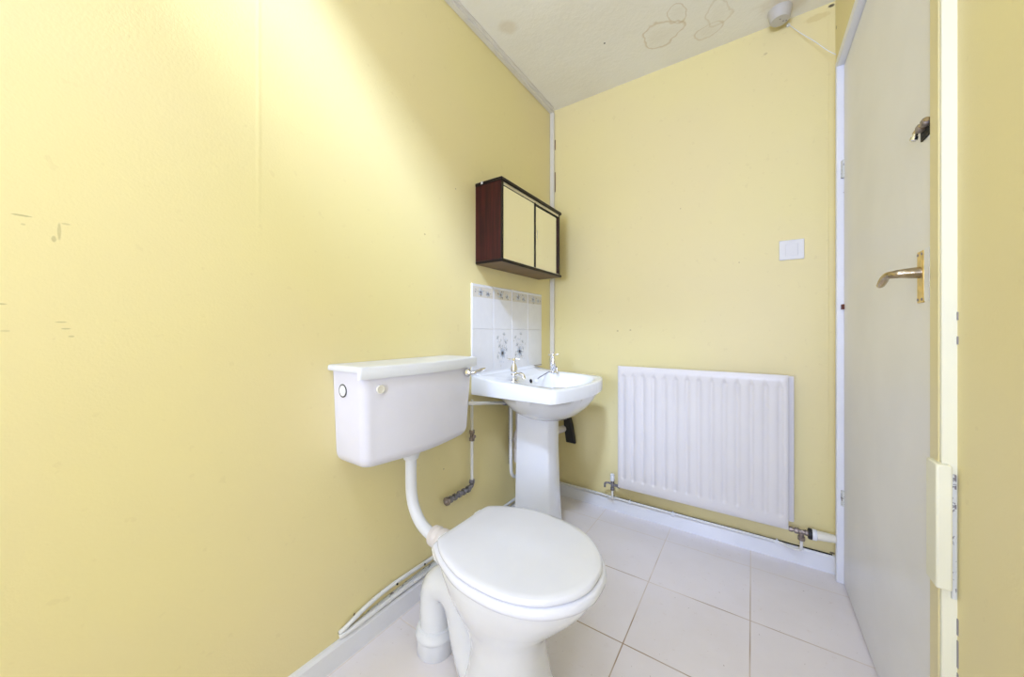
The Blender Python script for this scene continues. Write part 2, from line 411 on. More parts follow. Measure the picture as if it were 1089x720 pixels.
def lid_ring(e, z):
    y0, y1, xf, bow = .556 - e, 1.052 + e, -.876 + e, .030
    pts = [(XL + .001, y1), (XL + .001, y0)]; r = .012
    for i in range(7):
        a = PI * .5 * i / 6; pts.append((xf - r + r * math.sin(a), y0 + r - r * math.cos(a)))
    for i in range(1, 20):
        s = i / 20; pts.append((xf + bow * math.sin(PI * s), (y0 + r) + (y1 - y0 - 2 * r) * s))
    for i in range(7):
        a = PI * .5 * i / 6; pts.append((xf - r + r * math.cos(a), y1 - r + r * math.sin(a)))
    return [(x, y, z) for x, y in pts]
bm = bmesh.new()
loft(bm, [lid_ring(-.002, .8845), lid_ring(0, .887), lid_ring(0, .897), lid_ring(-.003, .9005), lid_ring(-.009, .9015)])
lid = link('lid', bm, 'cistern_lid', cis); lid['label'] = 'pale lid with a deep bowed front apron'
bm = bmesh.new()                                   # apron along the front only
r0 = lid_ring(.001, 0)[2:]; r1 = lid_ring(-.010, 0)[2:]
ap = []
for a_, b_ in zip(r0, r1):
    ap.append([(a_[0], a_[1], .898), (a_[0] + .001, a_[1], .888), (a_[0] + .001, a_[1], .869), (a_[0] - .001, a_[1], .866), (b_[0], b_[1], .866), (b_[0], b_[1], .896)])
ap = [r for r in ap if r[0][0] > -.884]
loft(bm, ap); link('apron', bm, 'cistern_lid', lid)
fl = link('flush_lever', LT([(.004, -.002), (.016, 0), (.0165, .004), (.012, .009), (.008, .014), (.006, .024), (.0015, .026)], (-.873, .990, .846), (1, 0, .0)), 'chrome', cis)
link('lever_arm', T([(-.852, .990, .846), (-.842, .998, .849), (-.838, 1.02, .853), (-.836, 1.048, .858)], [.006, .0065, .0060, .0072, .004], 12), 'chrome', fl)
for nm, pos, ax in (('overflow_plug', (-.985, .576, .826), (0, -1, 0)),):
    o = link(nm, LT([(.016, -.002), (.0165, .003), (.0155, .0042), (.003, .0042)], pos, ax), 'plastic', cis)
    link('plug_ring', LT([(.0185, -.002), (.0195, .0034), (.0168, .0036), (.003, .001)], pos, ax), 'black', o)
link('front_plug', LT([(.0115, -.004), (.0125, .003), (.0115, .005), (.009, .0052), (.0085, .0042), (.001, .0042)], (-.876, .622, .834), (1, -.06, 0)), 'cream', cis)
# flush pipe
fp = thing('flush_pipe', (-.945, .80, .60), 'white bent flush pipe dropping from the cistern to the toilet pan', 'pipe')
link('pipe', T([(-.955, .797, .600), (-.955, .797, .56), (-.955, .797, .50), (-.952, .797, .45), (-.938, .797, .405), (-.905, .795, .368), (-.860, .792, .350), (-.800, .790, .345)], .0185, 20, 6), 'plastic', fp)
link('collar', LT([(.020, 0), (.024, .002), (.030, .020), (.031, .030), (.024, .034)], (-.955, .797, .567)), 'plastic', fp)
link('rubber_cone', LT([(.020, 0), (.030, .004), (.032, .020), (.027, .026), (.027, .034), (.033, .040), (.033, .062), (.028, .066)], (-.845, .7915, .349), (1, 0, -.05)), 'old_plastic', fp)

# ---------------------------------------------------------------- toilet pan
TC = .784
toi = thing('toilet', (-.60, TC, 0), 'white ceramic toilet with closed egg-shaped lid standing on the tiles', 'toilet')
def egg(pairs, sub=6):
    P = smooth_path([(x, w_, 0) for x, w_ in pairs], sub)
    side = [(p.x, p.y) for p in P]
    def cy(x): return TC - .03 * (x + .70)
    return [(x, cy(x) + w_) for x, w_ in side] + [(x, cy(x) - w_) for x, w_ in reversed(side)]
LID = [(-.706, .060), (-.705, .100), (-.693, .118), (-.645, .148), (-.570, .1735), (-.495, .178), (-.425, .168), (-.362, .139), (-.316, .090), (-.294, .042), (-.290, .008)]
SEAT = [(-.720, .070), (-.718, .108), (-.700, .124), (-.645, .152), (-.570, .1785), (-.495, .184), (-.425, .175), (-.358, .146), (-.309, .096), (-.285, .045), (-.281, .008)]
def ring_scaled(pts, s, z, c=(-.50, .779)):
    return [(c[0] + (x - c[0]) * s, c[1] + (y - c[1]) * s, z) for x, y in pts]
E_ = egg(LID); bm = bmesh.new()
loft(bm, [ring_scaled(E_, .97, .4265), ring_scaled(E_, .995, .4285), ring_scaled(E_, 1, .433), ring_scaled(E_, .992, .4385), ring_scaled(E_, .97, .4415), ring_scaled(E_, .90, .4425),
          ring_scaled(E_, .6, .4435), ring_scaled(E_, .2, .444)])
lidp = link('lid', bm, 'seat', toi, smooth=60)
bm = bmesh.new(); E2 = egg(SEAT)
loft(bm, [ring_scaled(E2, .97, .4035), ring_scaled(E2, .995, .406), ring_scaled(E2, 1.003, .413), ring_scaled(E2, .995, .421), ring_scaled(E2, .965, .4255)])
seat = link('seat', bm, 'seat', toi, smooth=60)
for s in (-1, 1):
    bm = bmesh.new(); tube(bm, [(-.712, TC + s * .075 - .014, .424), (-.712, TC + s * .075 + .014, .424)], .009, 12, 1)
    box(bm, -.724, -.700, TC + s * .075 - .014, TC + s * .075 + .014, .396, .422)
    link('hinge', bm, 'plastic', toi, bevel=.002)
# pan body
def pan_ring(x0, x1, hw, z, ex=2.3, n=44, tilt=0.):
    cxm = (x0 + x1) / 2; rx = (x1 - x0) / 2; out = []
    for i in range(n):
        a = 2 * PI * i / n; ca, sa = math.cos(a), math.sin(a)
        e_ = 2 / ex
        x = cxm + rx * math.copysign(abs(ca) ** e_, ca)
        k_ = 1 - .18 * max(0, (x - cxm) / rx) * tilt
        out.append((x, TC - .03 * (x + .7) + hw * k_ * math.copysign(abs(sa) ** e_, sa), z))
    return out
bm = bmesh.new()
loft(bm, [pan_ring(-.68, -.385, .125, 0, 2.8), pan_ring(-.68, -.388, .123, .012, 2.8), pan_ring(-.665, -.412, .108, .045, 2.6), pan_ring(-.648, -.428, .098, .10, 2.4),
          pan_ring(-.640, -.440, .094, .17, 2.3), pan_ring(-.650, -.436, .102, .215, 2.3), pan_ring(-.668, -.415, .120, .255, 2.2, tilt=.5),
          pan_ring(-.692, -.370, .143, .298, 2.2, tilt=.8), pan_ring(-.712, -.328, .161, .340, 2.2, tilt=1), pan_ring(-.724, -.305, .168, .372, 2.3, tilt=1),
          pan_ring(-.730, -.297, .171, .393, 2.3, tilt=1), pan_ring(-.726, -.300, .168, .4005, 2.3, tilt=1)])
pan = link('pan', bm, 'ceramic', toi, smooth=75)
bm = bmesh.new()                                   # rear shelf of the pan
def rb(x0, x1, hw, z, r=.03):
    pts = []
    for (sx, sy, a0) in ((1, 1, 0), (-1, 1, 90), (-1, -1, 180), (1, -1, 270)):
        ccx = (x1 - r) if sx > 0 else (x0 + r); ccy = sy * (hw - r)
        for i in range(6):
            a = math.radians(a0 + 90 * i / 5); pts.append((ccx + r * math.cos(a), TC + ccy + r * math.sin(a), z))
    return pts
loft(bm, [rb(-.72, -.56, .070, .33), rb(-.738, -.56, .092, .352), rb(-.746, -.56, .102, .370), rb(-.748, -.56, .104, .392), rb(-.744, -.56, .100, .3975)])
link('shelf', bm, 'ceramic', pan, smooth=50)
bm = bmesh.new()                                   # S trap
tube(bm, [(-.826, .787, .035), (-.826, .787, .10), (-.826, .787, .16), (-.815, .787, .200), (-.788, .787, .222), (-.750, .786, .222), (-.718, .785, .196), (-.700, .784, .150), (-.680, .783, .095), (-.650, .782, .050), (-.60, .780, .045)],
     [.048, .048, .048, .050, .051, .050, .050, .051, .054, .058, .060], 28, 6)
link('trap', bm, 'ceramic', pan, smooth=60)
bm = bmesh.new(); lathe(bm, [(.008, 0), (.008, .006), (.003, .009)], (-.60, .672, .300), (0, -1, -.4), 12)
link('drip_nib', bm, 'ink_dark', pan)
tag(link('pan_connector', LT([(.055, 0), (.057, .003), (.0575, .050), (.061, .054), (.062, .060), (.060, .064), (.054, .082), (.0475, .084)], (-.826, .787, 0), n=32), 'plastic'),
    'white push-fit soil pipe collar on the floor behind the toilet', 'pipe collar')

# ---------------------------------------------------------------- basin
CY = 1.4725; HW = .2725
bas = thing('wash_basin', (-.80, CY, 0), 'white ceramic pedestal wash basin in the corner under the tiles', 'basin')
def outline(e=0):
    """rays from a centre to the basin plan, n points; e = inset"""
    pts = [(.001, -HW + e), (.395, -HW + e)]
    pts += [(.413 - e, -HW + .018 + e * .7)]
    for i in range(1, 12):
        s = -1 + i / 6; pts.append((.415 - e + .045 * (1 - s * s), s * (HW - .02 - e)))
    pts += [(.413 - e, HW - .018 - e * .7), (.395, HW - e), (.001, HW - e)]
    return pts
CU = .262
def ray(poly, a):
    d = Vector((math.cos(a), math.sin(a))); best = None; n = len(poly)
    for i in range(n):
        p = Vector(poly[i]) - Vector((CU, 0)); q = Vector(poly[(i + 1) % n]) - Vector((CU, 0)); e_ = q - p
        den = d.x * e_.y - d.y * e_.x
        if abs(den) < 1e-9: continue
        t = (p.x * e_.y - p.y * e_.x) / den; u = (p.x * d.y - p.y * d.x) / den
        if t > 0 and -1e-6 <= u <= 1 + 1e-6: best = t if best is None else max(best, t)
    return best
ANG = sorted(set([round(2 * PI * i / 96, 6) for i in range(96)] + [round(math.atan2(y, x - CU) % (2 * PI), 6) for x, y in outline()]))
def top_z(u):
    return .803 - .018 * min(1, u / .12) - .014 * max(0, min(1, (u - .12) / .3))
def oring(e, zf):
    P = outline(e); out = []
    for a in ANG:
        r = ray(P, a); u = CU + r * math.cos(a); v = r * math.sin(a); out.append((XL + u, CY + v, zf(u)))
    return out
def ering(cu, ru, rv, zf, ex=2.6):
    out = []
    for a in ANG:
        ca, sa = math.cos(a), math.sin(a)
        r = ((abs(ca) / ru) ** ex + (abs(sa) / rv) ** ex) ** (-1 / ex)
        u = cu + r * ca; out.append((XL + u, CY + r * sa, zf(u) if callable(zf) else zf))
    return out
bm = bmesh.new()
loft(bm, [ering(.24, .080, .080, .598, 2.2), ering(.24, .105, .110, .603, 2.2), ering(.243, .140, .160, .625, 2.2), ering(.247, .170, .208, .655, 2.2), ering(.25, .190, .238, .688, 2.4),
          ering(.25, .196, .255, .713, 3.0), oring(.010, lambda u: .7135), oring(0, lambda u: .717), oring(0, lambda u: top_z(u) - .008),
          oring(.003, lambda u: top_z(u) - .003), oring(.010, lambda u: top_z(u)),
          ering(.283, .150, .222, lambda u: top_z(u) - .001), ering(.283, .143, .214, lambda u: top_z(u) - .008), ering(.283, .133, .200, .745), ering(.283, .118, .178, .700, 2.3),
          ering(.283, .090, .130, .662, 2.2), ering(.283, .045, .060, .648, 2)])
bowl = link('bowl', bm, 'ceramic', bas, smooth=50)
bm = bmesh.new()                                   # raised ledge at the wall
loft(bm, [[(XL + .001, y, .79), (XL + .001, y, .808), (XL + .014, y, .8075), (XL + .030, y, .798), (XL + .05, y, .79)] for y in (CY - HW + .03, CY + HW - .03)])
link('back_ledge', bm, 'ceramic', bowl, smooth=60)
link('overflow_hole', LT([(.010, 0), (.010, .002), (.001, .002)], (XL + .1475, CY - .004, .757), (1, 0, .25)), 'blackgap', bowl)
link('waste_outlet', LT([(.022, 0), (.023, .003), (.016, .004), (.014, 0)], (XL + .283, CY, .648)), 'chrome', bowl)
# pedestal
def ped(z, hb, hf, xb, xf, c=.018):
    return [(xb, CY - hb, z), (xb + .05, CY - hb, z), (xf - c * 1.3, CY - hf - .006, z), (xf - .004, CY - hf + .004, z), (xf, CY - hf + .012, z), (xf + .004, CY, z), (xf, CY + hf - .012, z), (xf - .004, CY + hf - .004, z), (xf - c * 1.3, CY + hf + .006, z), (xb + .05, CY + hb, z), (xb, CY + hb, z)]
bm = bmesh.new()
loft(bm, [ped(0, .098, .080, -.935, -.738), ped(.02, .097, .078, -.933, -.740), ped(.08, .091, .069, -.930, -.750), ped(.20, .088, .063, -.925, -.757), ped(.45, .085, .058, -.920, -.764),
          ped(.58, .085, .058, -.915, -.764), ped(.64, .090, .064, -.91, -.756)])
link('pedestal', bm, 'ceramic', bas, smooth=28, bevel=.004)

# taps
tap0 = []
def make_tap(x, y, z, rot, label, sa=0):
    t = thing('basin_tap', (x, y, z), label, 'tap', 'chrome pillar taps on the basin')
    c = (x, y, z)
    link('body', LT([(.021, 0), (.021, .004), (.013, .008), (.0115, .022), (.014, .026), (.0145, .032), (.012, .036), (.0155, .040), (.0165, .050), (.014, .064), (.009, .074), (.0075, .078), (.0055, .080), (.0050, .096)], c), 'chrome', t)
    link('spout', T([(x + r_ * math.cos(sa), y + r_ * math.sin(sa), z + h_) for r_, h_ in ((.006, .028), (.024, .034), (.038, .034), (.048, .027), (.052, .014))], [.0085, .008, .0075, .0075, .0085], 14), 'chrome', t)
    bm = bmesh.new()
    lathe(bm, [(.007, 0), (.0085, .003), (.0085, .010), (.006, .014), (.001, .015)], (x, y, z + .090), n=16)
    for i in range(4):
        a = rot + i * PI / 2; d = Vector((math.cos(a), math.sin(a), 0))
        tube(bm, [Vector((x, y, z + .097)) + d * .004, Vector((x, y, z + .097)) + d * .014, Vector((x, y, z + .097)) + d * .024], [.003, .0032, .0046], 10, 2)
    link('cross_handle', bm, 'chrome', t)
    return t
make_tap(-.868, 1.292, .7785, math.radians(34), 'chrome cross-head tap at the near corner of the basin, close to the cistern')
make_tap(-.868, 1.662, .7785, math.radians(34), 'chrome cross-head tap at the far corner of the basin, with the chain', math.radians(-38))
pc = thing('plug_chain', (-.86, 1.6, .78), 'dark bead chain with a plug hanging from the far tap into the basin', 'plug chain')
P_ = smooth_path([(-.885, 1.652, .786), (-.876, 1.60, .782), (-.862, 1.54, .779), (-.846, 1.48, .777), (-.832, 1.43, .772)], 9)
bm = bmesh.new()
for p in P_: ball(bm, p, .0026, 8, 5)
tube(bm, [tuple(p) for p in P_[::3]], .0009, 6, 1)
link('chain', bm, 'grey_brass', pc)
link('plug', LT([(.003, 0), (.006, .001), (.006, .008), (.010, .010), (.010, .014), (.002, .015)], (-.829, 1.419, .764), (.5, -.6, .5)), 'grey_plastic', pc)

# ---------------------------------------------------------------- splashback tiles
sp = thing('splashback', (XL, 1.51, .80), 'white tiled splashback with a floral border on the wall above the basin', 'splashback')
bm = bmesh.new(); box(bm, XL + .0002, XL + .0042, 1.198, 1.826, .795, 1.2135); link('grout_bed', bm, 'grout', sp, smooth=0)
ty0, ty1 = 1.199, 1.825; TW = (ty1 - ty0) / 4
bm = bmesh.new()
for i in range(4):
    for (z0, z1) in ((.797, 1.0075), (1.0095, 1.213)):
        box(bm, XL + .002, XL + .0065, ty0 + i * TW + (.0008 if i else 0), ty0 + (i + 1) * TW - .0008, z0, z1)
link('tiles', bm, 'tile', sp, smooth=0, bevel=.0012)
XT = XL + .00665
def leaf(bm, y, z, L, W, a, x=XT, n=10):
    vs = []
    for i in range(n):
        t = 2 * PI * i / n; py = L * math.cos(t) * .5 + L * .5; pz = W * math.sin(t) * .5 * (1 - .35 * math.cos(t))
        vs.append(bm.verts.new((x, y + py * math.cos(a) - pz * math.sin(a), z + py * math.sin(a) + pz * math.cos(a))))
    bm.faces.new(vs)
def line2(bm, y0, z0, y1, z1, wd, x=XT):
    d = Vector((y1 - y0, z1 - z0)); d.normalize(); n_ = Vector((-d.y, d.x)) * wd / 2
    bm.faces.new([bm.verts.new((x, y0 + n_.x, z0 + n_.y)), bm.verts.new((x, y0 - n_.x, z0 - n_.y)), bm.verts.new((x, y1 - n_.x, z1 - n_.y)), bm.verts.new((x, y1 + n_.x, z1 + n_.y))])
XO = {'ink_pale': XT, 'ink_grey': XT + .0001, 'ink_blue': XT + .0002, 'ink_dark': XT + .0003}
INKS = ['ink_pale', 'ink_grey', 'ink_blue', 'ink_dark']
class Print:                                       # one printed motif: one mesh with four glaze colours
    def __init__(s): s.bm = bmesh.new()
    def _mark(s, ink):
        s.bm.faces.ensure_lookup_table(); s.bm.faces[-1].material_index = INKS.index(ink)
    def lf(s, ink, *a): leaf(s.bm, *a, x=XO[ink]); s._mark(ink)
    def ln(s, ink, *a): line2(s.bm, *a, XO[ink]); s._mark(ink)
    def done(s, name):
        o = link(name, s.bm, 'ink_pale', sp, smooth=0)
        for i_ in INKS[1:]: o.data.materials.append(M[i_])
for i in range(4):                                 # border band
    q_ = Print(); yc = ty0 + (i + .5) * TW; zc = 1.178
    q_.ln('ink_pale', yc - TW / 2 + .004, zc, yc + TW / 2 - .004, zc, .048)
    for (dy, dz, s_) in ((-.02, 0, 1.0), (.035, -.005, .7)):
        for k_ in range(7):
            a = 2 * PI * k_ / 7 + .3; q_.lf('ink_grey' if k_ % 2 else 'ink_blue', yc + dy, zc + dz, .022 * s_, .010 * s_, a)
        for k_ in range(5): q_.lf('ink_dark', yc + dy, zc + dz, .008 * s_, .004 * s_, 2 * PI * k_ / 5)
    for k_ in range(20):
        y = yc - .065 + .13 * random.random(); z = zc - .020 + .04 * random.random()
        q_.lf(random.choice(['ink_grey', 'ink_blue', 'ink_dark']), y, z, .012 * random.uniform(.5, 1), .0045, random.uniform(-1, 1) + random.choice([0, PI]))
    q_.done('border_motif')
for i in (1, 2):                                   # sprays on two lower tiles
    q_ = Print(); yc = ty0 + (i + .5) * TW - .005; zb = .845
    for k_ in range(8):
        a = 2 * PI * k_ / 8; q_.lf('ink_blue', yc, zb + .045, .030, .011, a)
    for k_ in range(6): q_.lf('ink_dark', yc, zb + .045, .007, .004, 2 * PI * k_ / 6)
    for (dy, dz, a) in ((-.022, .080, 2.2), (-.038, .120, 2.1), (.026, .095, 1.0), (.012, .135, 1.4), (.03, .06, .4), (-.034, .03, 3.4)):
        q_.ln('ink_grey', yc, zb + .05, yc + dy, zb + dz, .0016)
        for k_ in range(5): q_.lf('ink_blue' if k_ % 2 else 'ink_grey', yc + dy, zb + dz, .015, .005, a + (k_ - 2) * .6)
        q_.lf('ink_dark', yc + dy, zb + dz, .005, .004, a)
    for k_ in range(34):
        y = yc + random.gauss(0, .025); z = zb + random.uniform(-.012, .12)
        q_.lf(random.choice(['ink_grey', 'ink_blue']), y, z, .012, .004, random.uniform(0, 2 * PI))
    q_.done('flower_motif')
tag(link('sealant_line', T([(XL + .007, ty0 + .08, .8035), (XL + .007, ty1 - .15, .8035), (XL + .007, ty1, .8035)], .0018, 6, 1), 'ink_dark'), 'thin dark sealant line where the splashback meets the basin', 'sealant')

# ---------------------------------------------------------------- wall cabinet
cb = thing('wall_cabinet', (XL, 1.51, 1.30), 'dark mahogany wall cabinet with two sliding mirrored doors above the splashback', 'cabinet')
cx0, cx1, cy0, cy1, cz0, cz1 = XL + .001, -.893, 1.228, 1.790, 1.300, 1.665
for y0_, y1_ in ((cy0, cy0 + .018), (cy1 - .016, cy1)):
    link('side_panel', B(cx0, cx1, y0_, y1_, cz0 + .01, cz1 - .01), 'wood', cb, bevel=.001)
link('top_board', B(cx0, cx1 + .008, cy0 - .004, cy1 + .010, cz1 - .016, cz1), 'wood_dark', cb, bevel=.004)
bo = link('bottom_board', B(cx0, cx1 + .008, cy0 - .002, cy1 + .010, cz0, cz0 + .014), 'wood_dark', cb, bevel=.004)
link('underside', B(cx0 + .002, cx1 + .002, cy0 + .002, cy1 + .004, cz0 - .0008, cz0 + .002), 'wood_under', bo)
for y0_, y1_ in ((cy0 + .001, cy0 + .0195), (cy1 - .0165, cy1 - .001)):
    link('front_edge', B(cx1 - .001, cx1 + .0012, y0_, y1_, cz0 + .014, cz1 - .016), 'wood_dark', cb, bevel=.0005)
link('back_panel', B(cx0, cx0 + .005, cy0 + .01, cy1 - .01, cz0 + .01, cz1 - .01), 'wood_dark', cb)
bm = bmesh.new()
for x in (cx1 - .004, cx1 - .011, cx1 + .001): box(bm, x - .0012, x, cy0 + .018, cy1 - .016, cz1 - .030, cz1 - .018)
box(bm, cx1 - .0122, cx1 + .001, cy0 + .018, cy1 - .016, cz1 - .019, cz1 - .0165)
link('track', bm, 'alu', cb)
link('track', B(cx1 - .0122, cx1 + .001, cy0 + .018, cy1 - .016, cz0 + .014, cz0 + .017), 'alu', cb)
ym = cy0 + .014 + .275
d1 = link('sliding_door', B(cx1 - .0035, cx1 - .0005, cy0 + .0195, ym - .004, cz0 + .018, cz1 - .028), 'mirror', cb)
d2 = link('sliding_door', B(cx1 - .0095, cx1 - .0065, ym - .018, cy1 - .016, cz0 + .018, cz1 - .028), 'mirror', cb)
link('top_rail', B(cx1 - .002, cx1 - .0003, cy0 + .0195, cy1 - .016, cz1 - .034, cz1 - .0285), 'blackgap', d1)
link('edge_strip', B(cx1 - .004, cx1 + .001, ym - .006, ym + .008, cz0 + .016, cz1 - .026), 'blackgap', d1)
link('finger_pull', B(cx1 - .0066, cx1 - .0055, ym + .030, ym + .038, 1.470, 1.508), 'alu', d2, bevel=.001)
link('bracket_slot', B(cx0 + .035, cx0 + .045, cy0 - .0046, cy0 - .0036, cz1 - .012, cz1 + .0006), 'grey_plastic', cb)

# ---------------------------------------------------------------- radiator
rx0, rx1, rz0, rz1, ry = -.588, .125, .172, .815, 1.860
rd = thing('radiator', ((rx0 + rx1) / 2, 1.9, rz0), 'white fluted panel radiator on the yellow back wall', 'radiator')
NG = 14; gp = (rx1 - rx0 - .055) / (NG - 1)
xs = []
for i in range(NG):
    g = rx0 + .0275 + i * gp
    xs += [g - .012, g - .009, g - .006, g - .003, g, g + .003, g + .006, g + .009, g + .012]
xs = sorted([rx0 + .004] + xs + [rx1 - .004])
zs = [rz0 + .004, rz0 + .03] + [rz0 + .045 + .004 * i for i in range(6)] + [rz0 + .2, rz0 + .35, rz1 - .2] + [rz1 - .065 + .004 * i for i in range(6)] + [rz1 - .03, rz1 - .004]
def dep(x, z):
    g = min(abs(x - (rx0 + .0275 + i * gp)) for i in range(NG))
    zz = max(0, (rz0 + .058) - z, z - (rz1 - .053)); d = math.hypot(g, zz)
    return .0055 * max(0, 1 - (d / .011) ** 2)
bm = bmesh.new()
G = [[bm.verts.new((x, ry + dep(x, z), z)) for z in zs] for x in xs]
for i in range(len(xs) - 1):
    for j in range(len(zs) - 1): bm.faces.new((G[i][j], G[i][j + 1], G[i + 1][j + 1], G[i + 1][j]))
bd = [G[0][j] for j in range(len(zs))] + [G[i][-1] for i in range(1, len(xs))] + [G[-1][j] for j in range(len(zs) - 2, -1, -1)] + [G[i][0] for i in range(len(xs) - 2, 0, -1)]
def off(v, e, y):
    x = v.co.x + (e if v.co.x > rx1 - .01 else -e if v.co.x < rx0 + .01 else 0); z = v.co.z + (e if v.co.z > rz1 - .01 else -e if v.co.z < rz0 + .01 else 0)
    return bm.verts.new((x, y, z))
l1 = [off(v, .004, ry + .003) for v in bd]; l2 = [bm.verts.new((v.co.x, ry + .014, v.co.z)) for v in l1]
for a_, b_ in ((bd, l1), (l1, l2)):
    for i in range(len(a_)): bm.faces.new((a_[i], a_[(i + 1) % len(a_)], b_[(i + 1) % len(a_)], b_[i]))
bm.faces.new(l2)
link('front_panel', bm, 'radiator', rd, smooth=50)
link('back_panel', B(rx0 + .004, rx1 + .022, ry + .040, ry + .052, rz0 + .02, rz1 - .006), 'radiator', rd, bevel=.003)
bm = bmesh.new()
for i in range(22):
    x = rx0 + .03 + i * .031; box(bm, x, x + .018, ry + .014, ry + .040, rz0 + .06, rz1 - .05)
link('convector_fins', bm, 'radiator', rd, smooth=0)
link('wall_bracket', B(rx0 + .10, rx0 + .13, ry + .052, YB - .001, rz0 + .03, rz1 - .03), 'grey_brass', rd)
link('wall_bracket', B(rx1 - .13, rx1 - .10, ry + .052, YB - .001, rz0 + .03, rz1 - .03), 'grey_brass', rd)
link('rust_edge', B(rx0 + .02, rx1 - .02, ry + .006, ry + .013, rz0 - .0012, rz0 + .002), gloss_mat('rusted_edge', (.72, .68, .64), (.22, .09, .05), .7, .50, 80), rd)
# valves
vy = 1.895
tv = thing('radiator_valve', (.175, vy, .10), 'thermostatic radiator valve with white head lying sideways by the door', 'radiator valve')
bm = bmesh.new()
lathe(bm, [(.007, 0), (.011, .001), (.011, .012), (.008, .013), (.008, .018), (.013, .020), (.013, .032), (.009, .034), (.009, .052), (.012, .054), (.012, .066)], (.128, vy, .164), (1, 0, 0), 8)
lathe(bm, [(.0075, 0), (.012, .001), (.0125, .016), (.009, .018), (.009, .034)], (.170, vy, .128), (0, 0, 1), 8)
link('body', bm, 'brown_brass', tv, smooth=25)
link('black_ring', LT([(.017, 0), (.021, .002), (.022, .008), (.021, .014)], (.190, vy, .164), (1, 0, 0)), 'black', tv)
bm = bmesh.new(); lathe(bm, [(.020, 0), (.0215, .002), (.0215, .014), (.0195, .016)], (.203, vy, .164), (1, 0, 0), 28)
link('collar', bm, 'plastic', tv)
bm = bmesh.new(); lathe(bm, [(.0185, 0), (.0185, .004), (.0160, .050), (.0150, .058), (.012, .060)], (.218, vy, .165), (1, 0, .05), 20)
link('head', bm, 'cream', tv)
lv = thing('radiator_valve', (-.628, vy, .10), 'small lockshield valve with white cap at the left foot of the radiator', 'radiator valve')
bm = bmesh.new()
lathe(bm, [(.008, 0), (.011, .001), (.011, .010), (.008, .012), (.008, .030), (.012, .032), (.012, .042)], (-.630, vy, .165), (1, 0, 0), 8)
lathe(bm, [(.007, 0), (.011, .001), (.011, .014), (.009, .016), (.009, .055)], (-.628, vy, .135), (0, 0, 1), 8)
tube(bm, [(-.632, vy, .168), (-.650, vy - .004, .172), (-.666, vy - .006, .166), (-.668, vy - .006, .145)], [.006, .005, .006, .005], 10, 3)
link('body', bm, 'grey_brass', lv, smooth=25)
link('cap', LT([(.011, 0), (.0115, .002), (.0105, .034), (.009, .037)], (-.628, vy, .186)), 'plastic', lv)
# pipe along the back skirting
bp = thing('heating_pipe', (-.2, 1.93, .08), 'thin white pipe clipped along the top of the back skirting below the radiator', 'pipe')
link('pipe', T([(.170, vy, .130), (.170, vy, .105), (.168, vy + .004, .088), (.155, vy + .012, .078), (.125, vy + .025, .075), (.08, 1.934, .077), (-.2, 1.934, .078), (-.55, 1.934, .078), (-.66, 1.934, .079), (-.74, 1.934, .082), (-.90, 1.934, .082), (-1.0, 1.934, .082)], .0055, 10, 5), 'pipe_clean', bp)
link('branch_pipe', T([(-.628, vy, .140), (-.628, vy, .100), (-.630, vy + .010, .086), (-.640, vy + .025, .079), (-.665, 1.930, .078)], .0055, 10, 5), 'pipe_clean', bp)
for x in (.09, -.33, -.545):
    bm = bmesh.new(); tube(bm, [(x, 1.925, .070), (x, 1.925, .084), (x, 1.932, .088), (x, 1.941, .087)], .0022, 6, 3); box(bm, x - .006, x + .006, 1.9275, 1.930, .070, .086)
    link('clip', bm, 'plastic', bp)
tag(link('skirting_gap', B(-1.0, .275, 1.951, 1.9595, .0715, .0738), 'blackgap', smooth=0), 'dark dirty gap along the top of the back skirting', 'gap')

# ---------------------------------------------------------------- pipes on the left wall
lp = thing('skirting_pipes', (-1.02, .78, .09), 'pair of chipped white pipes running along the left skirting behind the toilet', 'pipe')
xq = XL + .010
link('upper_pipe', T([(XL + .002, .592, .086), (xq, .605, .096), (xq + .002, .63, .105), (xq, .68, .116), (xq, .76, .125), (xq, .86, .124), (xq, .97, .122), (xq, 1.3, .122), (xq, 1.95, .122)], .0068, 12, 6), 'pipe_paint', lp)
link('lower_pipe', T([(XL + .004, .590, .075), (xq, .61, .079), (xq + .001, .68, .081), (xq, .80, .083), (xq, .95, .083), (xq, 1.3, .087), (xq, 1.95, .087)], .0085, 12, 6), 'pipe_paint', lp)
bm = bmesh.new(); loft(bm, [[(XL + .0005, y, .070), (XL + .006 , y, .070), (XL + .006, y, h_), (XL + .0005, y, h_)] for y, h_ in ((.62, .078), (.70, .090), (.80, .094), (.95, .098), (1.9, .098))])
link('filler', bm, 'worn_wood', lp, smooth=0)
for y in (.915, .79): link('nail', LT([(.004, 0), (.004, .002), (.001, .003)], (xq + .006, y, .122), (1, 0, .3), 8), 'blackgap', lp)

# supply pipe and chained compression fittings by the cistern
sq = thing('supply_pipe', (-1.0, 1.17, .33), 'thin white supply pipe with dark metal fittings running down the wall right of the cistern', 'pipe')
link('pipe', T([(-1.012, 1.178, .70), (-1.012, 1.178, .50), (-1.012, 1.178, .345)], .0065, 12, 1), 'pipe_clean', sq)
bm = bmesh.new()
lathe(bm, [(.008, 0), (.012, .001), (.012, .014), (.009, .016), (.009, .030), (.012, .032), (.012, .046), (.008, .047)], (-1.012, 1.178, .520), (0, 0, 1), 8)
lathe(bm, [(.006, 0), (.006, .016), (.008, .017), (.008, .020)], (-1.012, 1.178, .543), (1, -.3, 0), 8)
link('stop_valve', bm, 'brown_brass', sq, smooth=25)
link('elbow', T([(-1.012, 1.178, .352), (-1.012, 1.178, .333), (-1.011, 1.170, .325), (-1.010, 1.155, .322)], .0095, 12), 'grey_brass', sq)
